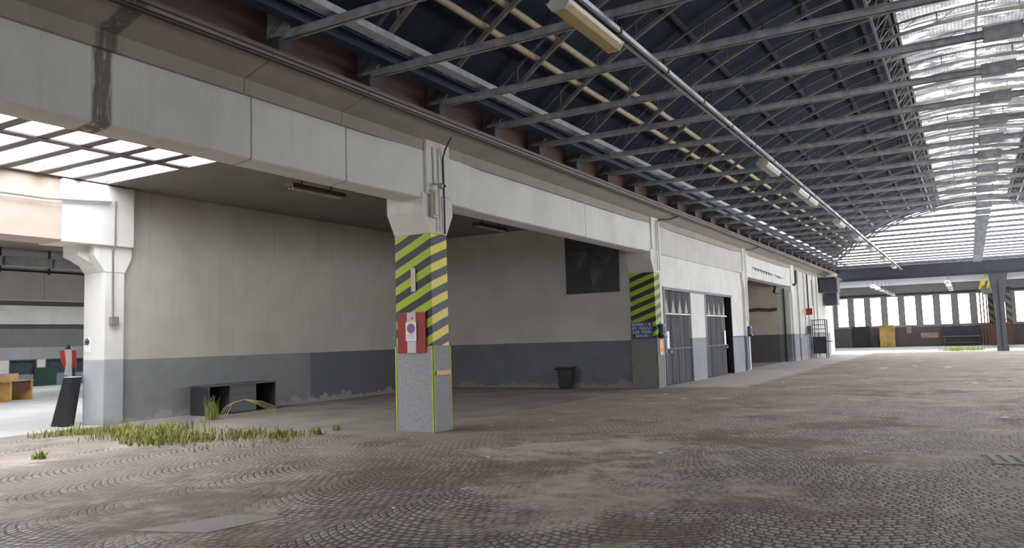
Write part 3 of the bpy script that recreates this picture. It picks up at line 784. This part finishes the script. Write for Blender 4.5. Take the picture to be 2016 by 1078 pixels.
# ------------------------------------------------------------------ roof trusses
def make_truss(y, label):
    t = thing('roof_truss', label, 'truss', (0, y, 0), 0, 'steel roof trusses across the hall')
    xl, xr = -8.1, 9.5; zc = 5.86
    ch = MB(); ch.box(xl, xr, -.065, -.02, -.045+zc, .04+zc); ch.box(xl, xr, .02, .065, -.045+zc, .04+zc)
    ch.box(xl, xr, -.075, .075, .04+zc, .05+zc)
    ch.build('bottom_chord', M['truss_steel'], t)
    MB().bbox(.45, .95, -.10, .10, zc-.10, zc+.10, .015).build('splice_sleeve', M['truss_steel'], t)
    xs = [-8.3 + 18.0*i/40 for i in range(41)]
    MB().path([(x, 0, arc(x)) for x in xs], .085, .06).build('arch_rib', M['rib_light'], t)
    wb = MB().path([(x, 0, arc(x, .30)) for x in xs], .05, .05)
    for i in range(2, 40, 2):
        wb.bar((xs[i],0,arc(xs[i],.02)), (xs[i],0,arc(xs[i],.30)), .035, .035, (0,1,0))
        if i > 12: wb.bar((xs[i],0,arc(xs[i],.03)), (xs[i+1],0,arc(xs[i+1],.30)), .015, .015, (0,1,0))
    wb.build('upper_rail', M['rib_steel'], t)
    for s, x0 in ((1, -8.22), (-1, 9.62)):
        MB().prism([(x0, 5.64),(x0+s*.12, 5.64),(x0+s*.62, 6.22),(x0+s*.5, 6.42),(x0, 6.42)], 1, -.015, .015).build('gusset_plate', M['gusset'], t)
        MB().bbox(min(x0+s*.02,x0+s*.34), max(x0+s*.02,x0+s*.34), -.12, .12, 5.63, 5.84, .02).build('bearing_shoe', M['shoe_dark'], t)
    return t
t0 = None
for k in range(28):
    lab = 'dark steel tied arch roof truss, %s from the viewer' % ORD[k]
    if t0 is None: t0 = make_truss(7.6, lab)
    else:
        c = copy_tree(t0); c.location = (0, 7.6+1.885*k, 0); c['label'] = lab
# lattice girders along the skylight edges
for sx, x, l in ((-1, SKL-.12, 'left'), (1, SKR+.12, 'right')):
    z1, z0 = arc(x, .28), arc(x, .28)-.55
    g_ = thing('lattice_girder', 'steel lattice girder along the %s edge of the roof skylight' % l, 'girder', (x, 0, 0))
    x2 = -.30 if sx < 0 else .30
    MB().bar((0,3,z1),(0,58,z1),.06,.06).build('top_rail', M['rib_steel'], g_)
    MB().bar((x2,3,z0),(x2,58,z0),.06,.06).build('bottom_rail', M['rib_steel'], g_)
    m = MB(); y = 3.8
    while y < 57.8:
        m.bar((0,y,z1),(x2,y+.47,z0),.035,.035); m.bar((x2,y+.47,z0),(0,y+.94,z1),.035,.035); y += .9425
    m.build('lacing', M['rib_steel'], g_)

# ------------------------------------------------------------------ end of the hall and far room
solo('cross_girder', MB().box(-8.2,9.73,59.8,59.9,5.0,6.12).box(-8.2,9.73,59.62,60.1,5.0,5.06).box(-8.2,9.73,59.62,60.1,6.08,6.14), M['girder_steel'], 'deep dark blue girder across the end of the hall under the bright gable', 'girder')
p = thing('steel_post', 'dark steel post with flared head under the cross girder', 'post', (1.75, 60, 0))
MB().loft([[(-a,-.28,z),(a,-.28,z),(a,.28,z),(-a,.28,z)] for z, a in ((0,.33),(.35,.33),(.36,.26),(3.0,.26),(4.55,.48),(5.0,.55))]).build('shaft', M['post_steel'], p)
MB().box(-.02,.02,-.33,-.28,0.0,4.6).build('flange', M['near_black'], p)
for s in (-1, 1): MB().box(s*.36,s*.66,.30,.34,1.75,3.75).box(s*.25,s*.40,.28,.34,2.0,2.08).build('striped_plate', M['hazard_old'], p)
struct('ceiling_far', MB().box(-14,14,60.2,61.2,5.5,5.7).box(-14,14,64.5,79.2,5.5,5.7).box(-14,-12,61.2,64.5,5.5,5.7).box(12,14,61.2,64.5,5.5,5.7), M['far_upper'])
w = struct('window_%d' % wn, MB().box(-12,12,61.2,64.5,5.62,5.63), M['clear_glass']); wn += 1
f = MB()
for i in range(13): f.box(-12+2*i-.04,-12+2*i+.04,61.2,64.5,5.5,5.62)
f.build('glazing_bar', M['window_steel'], w)
# far wall with window openings
X0, PW, WW = -10.64-1.405, 1.405, .95
fw = MB().box(-14,14,79,79.25,0,1.87).box(-14,14,79,79.25,4.55,5.6)
prev = -14
for k in range(18):
    x = X0 + PW*k
    if x + WW > 13.8: break
    fw.box(prev, x, 79, 79.25, 1.87, 4.55); prev = x + WW
fw.box(prev, 14, 79, 79.25, 1.87, 4.55)
struct('wall_far', fw, M['far_wall_grey'])
struct('trim_4', MB().box(-14,14,78.85,79,4.62,4.78), M['near_black'])
for k in range(18):
    x = X0 + PW*k
    if x + WW > 13.8: break
    w = struct('window_%d' % wn, MB().box(x, x+WW, 79.12, 79.13, 1.87, 4.55), M['clear_glass']); wn += 1
    f = MB().box(x,x+.05,79.08,79.16,1.87,4.55).box(x+WW-.05,x+WW,79.08,79.16,1.87,4.55).box(x,x+WW,79.08,79.16,1.87,1.93).box(x,x+WW,79.08,79.16,4.49,4.55).box(x,x+WW,79.08,79.16,4.30,4.325)
    f.build('window_frame', M['window_steel'], w)
struct('wall_far_left', MB().box(-14.2,-14,58.5,79.2,0,5.7), M['far_upper'])
struct('wall_far_right', MB().box(14,14.2,60,79.2,0,5.7), M['far_upper'])
struct('wall_far_front', MB().box(-14,-8.4,60.0,60.2,0,5.7).box(9.8,14,60.0,60.2,0,5.7), M['far_upper'])
# things along the far wall
struct('door_4', MB().bbox(-9.45,-7.95,78.9,79.0,0,1.92,.02), M['near_black'])
cb = thing('storage_cabinet', 'golden yellow cabinet against the far wall under the windows', 'cabinet', (-6.5, 78.4, .003))
MB().bbox(-.6,.62,-.4,.4,0,1.98,.02).build('body', M['cabinet_gold'], cb)
for s in (-1,1): MB().bbox(min(.02*s,.56*s),max(.02*s,.56*s),-.43,-.40,.08,1.9,.008).build('door', M['cabinet_gold'], cb)
solo('dark_chest', MB().bbox(-.35,.35,-.3,.3,0,.62,.02).bbox(-.37,.37,-.32,.32,.62,.68,.01), M['near_black'], 'small dark chest left of the golden cabinet', 'chest', (-7.55,78.4,.003))
solo('wall_board', MB().bbox(-3.85,-2.45,78.92,79.0,.75,1.22,.01), M['pink_board'], 'faded pinkish board low on the far wall', 'board')
solo('wall_board', MB().bbox(-4.95,-4.55,78.92,79.0,1.2,1.8,.01), M['stone_grey'], 'small pale board on the far wall right of the golden cabinet', 'board')
bn = thing('workbench', 'long greenish workbench with clutter against the far wall', 'workbench', (-.7, 78.3, .003))
MB().bbox(-1.4,1.4,-.4,.4,.78,.86,.01).build('tabletop', M['green_grey'], bn)
for sx in (-1.3,1.3):
    for sy in (-.33,.33): MB().box(sx-.05,sx+.05,sy-.05,sy+.05,0,.78).build('leg', M['post_steel'], bn)
MB().box(-1.3,1.3,-.3,.36,.25,.3).build('shelf', M['green_grey'], bn)
MB().bbox(-1.35,1.35,.3,.4,.86,1.7,.02).build('back_panel', M['girder_steel'], bn)
cu = thing('strip_curtain', 'brown strip curtain hanging before the far windows beside the steel post', 'curtain', (1.75, 77.2, .003))
for i in range(10):
    x = -1.0 + i*.235 + (.05 if i < 3 else 0)
    MB().bbox(x, x+(.11 if i < 3 else .215), -.02+.03*(i%2), .02+.03*(i%2), .02, 4.65, .005).build('strip', M['curtain_brown'], cu)
MB().box(-1.05,1.4,-.05,.08,4.65,4.8).build('rail', M['near_black'], cu)
ho = thing('hoist', 'grey hoist box with a yellow emblem hanging left of the steel post', 'hoist', (1.1, 62.0, 0))
MB().bbox(-.25,.85,-.3,.3,3.75,4.7,.04).build('box', M['green_grey'], ho)
MB().box(-.02,.02,-.02,.02,4.7,5.5).build('hanger', M['near_black'], ho)
em = MB()
for x, z in ((-.46,4.1),(-.24,4.35),(.0,4.15)): em.prism([(x,z),(x+.14,z),(x+.32,z+.55),(x+.18,z+.55)], 1, -.36, -.31)
em.build('emblem', M['yellow_paint'], ho)
def pendant(x, y, label, z=4.65):
    l = thing('pendant_lamp', label, 'lamp', (x, y, z), 0, None)
    MB().lathe([(0,.16),(.06,.15),(.20,.02),(.21,-.02),(.15,-.10),(0,-.13)], 16).build('shade', M['white_plate'], l)
    MB().tube([(0,0,.14),(0,0,5.5-z)], .012, 6).build('rod', M['near_black'], l)
for i in range(6): pendant(-5.75, 61+3.3*i, 'round white lamp in the far room, left row, %s from the viewer' % ORD[i])
for i in range(4): pendant(-1.12, 61+4.0*i, 'round white lamp in the far room, right row, %s from the viewer' % ORD[i])

# wall on the right side of the hall and at the hall's other end (window walls)
rw = MB().box(9.75,10,-14,18,0,6.6).box(9.75,10,18,60,0,1.4).box(9.75,10,18,60,4.8,6.6)
y = 18
while y < 59:
    rw.box(9.75,10,y,y+.4,1.4,4.8); y += 3.8
struct('wall_right', rw, M['peeling_wall'])
w = struct('window_%d' % wn, MB().box(9.87,9.88,18,59.9,1.4,4.8), M['clear_glass']); wn += 1
struct('wall_near', MB().box(-8.9,9.9,-14.3,-14,0,1.2).box(-8.9,9.9,-14.3,-14,5.2,6.15).box(-8.9,-7.9,-14.3,-14,1.2,5.2).box(8.8,9.9,-14.3,-14,1.2,5.2).box(-8.9,9.9,-14.3,-14,1.2,3.5), M['peeling_wall'])
w = struct('window_%d' % wn, MB().box(-7.9,8.8,-14.15,-14.14,1.2,5.2), M['clear_glass']); wn += 1

# ------------------------------------------------------------------ weeds, litter
def blades(mb, x, y, n, r, h, lean=.5):
    for i in range(n):
        a = random.random()*2*PI; q = r*math.sqrt(random.random()); bx, by = x+q*math.cos(a), y+q*math.sin(a)
        hh = h*(.45+.75*random.random()); d = random.random()*2*PI; l = hh*lean*(.3+random.random())
        w = .006+.008*random.random(); ca, sa = math.cos(d+PI/2)*w, math.sin(d+PI/2)*w
        mx, my = bx+math.cos(d)*l*.35, by+math.sin(d)*l*.35; tx_, ty_ = bx+math.cos(d)*l, by+math.sin(d)*l
        mb.add([(bx-ca,by-sa,0),(bx+ca,by+sa,0),(mx+ca*.8,my+sa*.8,hh*.6),(mx-ca*.8,my-sa*.8,hh*.6),(tx_,ty_,hh)], [(0,1,2,3),(3,2,4)])
random.seed(11)
gp = MB()
for i in range(80):
    u = random.random(); v = random.gauss(0, .42)
    cx = -15.9 + u*4.3 + v*.3; cy = 9.35 + .35*math.sin(u*5) + u*.35 + v
    if cx < -16.3 and cy > 10.3: continue
    blades(gp, cx, cy, 26, .28, .11 + .10*random.random())
o = gp.build('grass', M['grass']); tag(o, 'green grass growing along the cobbles before the skylit bay', 'grass', kind='stuff')
gp = MB()
for i in range(40): blades(gp, -13.4+random.random()*3.2, 8.6+random.random()*2.2, 9, .3, .12)
o = gp.build('grass', M['dry_grass']); tag(o, 'dry brown grass tufts right of the green grass strip', 'grass', kind='stuff')
gp = MB()
for i in range(30): blades(gp, -1.7+random.random()*2.3, 61+random.random()*2.5, 20, .3, .3)
o = gp.build('grass', M['grass']); tag(o, 'bright grass patch on the floor of the far room', 'grass', kind='stuff')
def weed(x, y, r, h, n, label, m='grass', lean=.9):
    mb = MB(); blades(mb, 0, 0, n, r, h, lean); solo('weed', mb, M[m], label, 'weed', (x, y, 0.004))
weed(-10.85,10.27,.30,.15,150,'low leafy weed on the floor left of the nearest striped column')
weed(-10.5,10.8,.13,.13,50,'small weed tuft between the leafy weed and the nearest column')
weed(-10.5,11.35,.07,.12,25,'tiny weed sprig closest to the nearest striped column')
weed(-12.57,6.98,.11,.13,50,'small dark weed alone on the cobbles at lower left')
weed(-15.15,12.3,.16,.5,60,'tall weed stalks before the black desk', lean=.35)
mb = MB()
for i in range(4): mb.tube([(-.5+.1*i,0,0),(-.35+.08*i,.15,.28+.03*i),(0,.4,.42),(.3,.65,.36-.04*i),(.5,.9,.2-.05*i)], .008, 5)
solo('weed', mb, M['dry_grass'], 'arching pale stalks before the right end of the black desk', 'weed', (-14.7,12.45,.004))
def scrap(x, y, s, label, group=None, m='paper'):
    mb = MB(); n = 7
    ring = [(s*(.7+.5*random.random())*math.cos(2*PI*k/n), s*.55*(.7+.5*random.random())*math.sin(2*PI*k/n), .004+.02*random.random()*min(1,s*8)) for k in range(n)]
    mb.add(ring + [(0,0,.03*min(1,s*8))] + [(a,b,0) for a,b,c_ in ring], [(k,(k+1)%n,n) for k in range(n)] + [(k,(k+1)%n,n+1+(k+1)%n,n+1+k) for k in range(n)])
    solo('paper_scrap', mb, M[m], label, 'litter', (x, y, .003), random.random()*3, group)
scrap(-3.79,10.48,.085,'white crumpled paper scrap on the cobbles below the folding doors, the largest scrap')
scrap(-7.32,14.05,.06,'pale scrap on the floor right of the nearest striped column')
for x, y, s in ((-4.9,7.3,.04),(-8.01,12.9,.05),(-5.0,6.2,.035),(-1.3,11.4,.05),(-2.2,16.4,.06),(.43,16.3,.1),(-.02,25.9,.12),(-3.2,35.8,.2),(-2.2,38,.2),(-.9,36.3,.25),(-5.4,26.5,.12),(-6.4,19.6,.1),(-7.4,21.0,.08),(-2.6,6.9,.03),(-.3,8.0,.03),(-5.9,9.4,.04)):
    scrap(x, y, s, 'small pale scrap of litter scattered on the cobbled floor', 'small litter scraps on the cobbles')
dg = MB()
for i in range(8): dg.box(.05+i*.14,.14+i*.14,-.3,.3,0,.014)
dg.box(.0,1.2,-.36,-.3,0,.014); dg.box(.0,1.2,.3,.36,0,.014)
solo('drain_grate', dg, M['stone_grey'], 'pale metal drain grate in the cobbles at the right edge', 'grate', (.06,11.2,.002), .15)

# ------------------------------------------------------------------ light and camera
wd = bpy.data.worlds.new('overcast'); sc.world = wd; wd.use_nodes = True
bgn = wd.node_tree.nodes['Background']; bgn.inputs[0].default_value = (.985,.985,1,1); bgn.inputs[1].default_value = 8.5
def portal(name, loc, rot, sx, sy):
    l = bpy.data.lights.new(name, 'AREA'); l.shape = 'RECTANGLE'; l.size = sx; l.size_y = sy
    l.cycles.is_portal = True
    o = bpy.data.objects.new(name, l); COL.objects.link(o); o.location = loc; o.rotation_euler = rot
portal('roof_skylight_portal', (.67, 33, 10.2), (0,0,0), 3.9, 51)
portal('bay_skylight_portal', (-14.55, 1.3, 5.65), (0,0,0), 4.1, 18.6)
portal('left_skylight_portal', (-29.2, 9.5, 5.7), (0,0,0), 22, 41)
portal('gable_portal', (.7, 60.3, 8.0), (-PI/2,0,0), 18, 4)
portal('far_window_portal', (0, 79.4, 3.2), (-PI/2,0,0), 28, 2.7)
portal('far_skylight_portal', (0, 62.85, 5.8), (0,0,0), 24, 3.3)
portal('right_window_portal', (10.1, 39, 3.1), (0,PI/2,0), 3.4, 42)
portal('near_window_portal', (.45, -14.4, 3.2), (PI/2,0,0), 16.7, 4)

cam = bpy.data.cameras.new('camera'); co = bpy.data.objects.new('camera', cam); COL.objects.link(co)
F = 1550.; cam.sensor_fit = 'HORIZONTAL'; cam.sensor_width = 36; cam.lens = 36*F/2016; cam.clip_end = 300; cam.clip_start = .05
Yc = Vector((902., 104., F)).normalized(); rr_ = Vector((1, -.03, 0))
Zc = Yc.cross(rr_).normalized()
if Zc.y > 0: Zc = -Zc
Xc = Yc.cross(Zc)
if Xc.x < 0: Xc = -Xc
W2C = Matrix((Xc, Yc, Zc))                     # rows: world axes in camera (x right, y down, z forward)
right = W2C @ Vector((1,0,0)); down = W2C @ Vector((0,1,0)); fwd = W2C @ Vector((0,0,1))
mw = Matrix((right, -down, -fwd)).transposed().to_4x4(); mw.translation = (0,0,1.6)
co.matrix_world = mw
sc.camera = co
sc.view_settings.view_transform = 'Standard'; sc.view_settings.look = 'None'; sc.view_settings.gamma = 1
sc.view_settings.use_curve_mapping = False
sc.view_settings.exposure = 0.6
sc.cycles.max_bounces = 8; sc.cycles.diffuse_bounces = 5; sc.cycles.transparent_max_bounces = 16
sc.cycles.use_denoising = True; sc.cycles.sample_clamp_indirect = 8
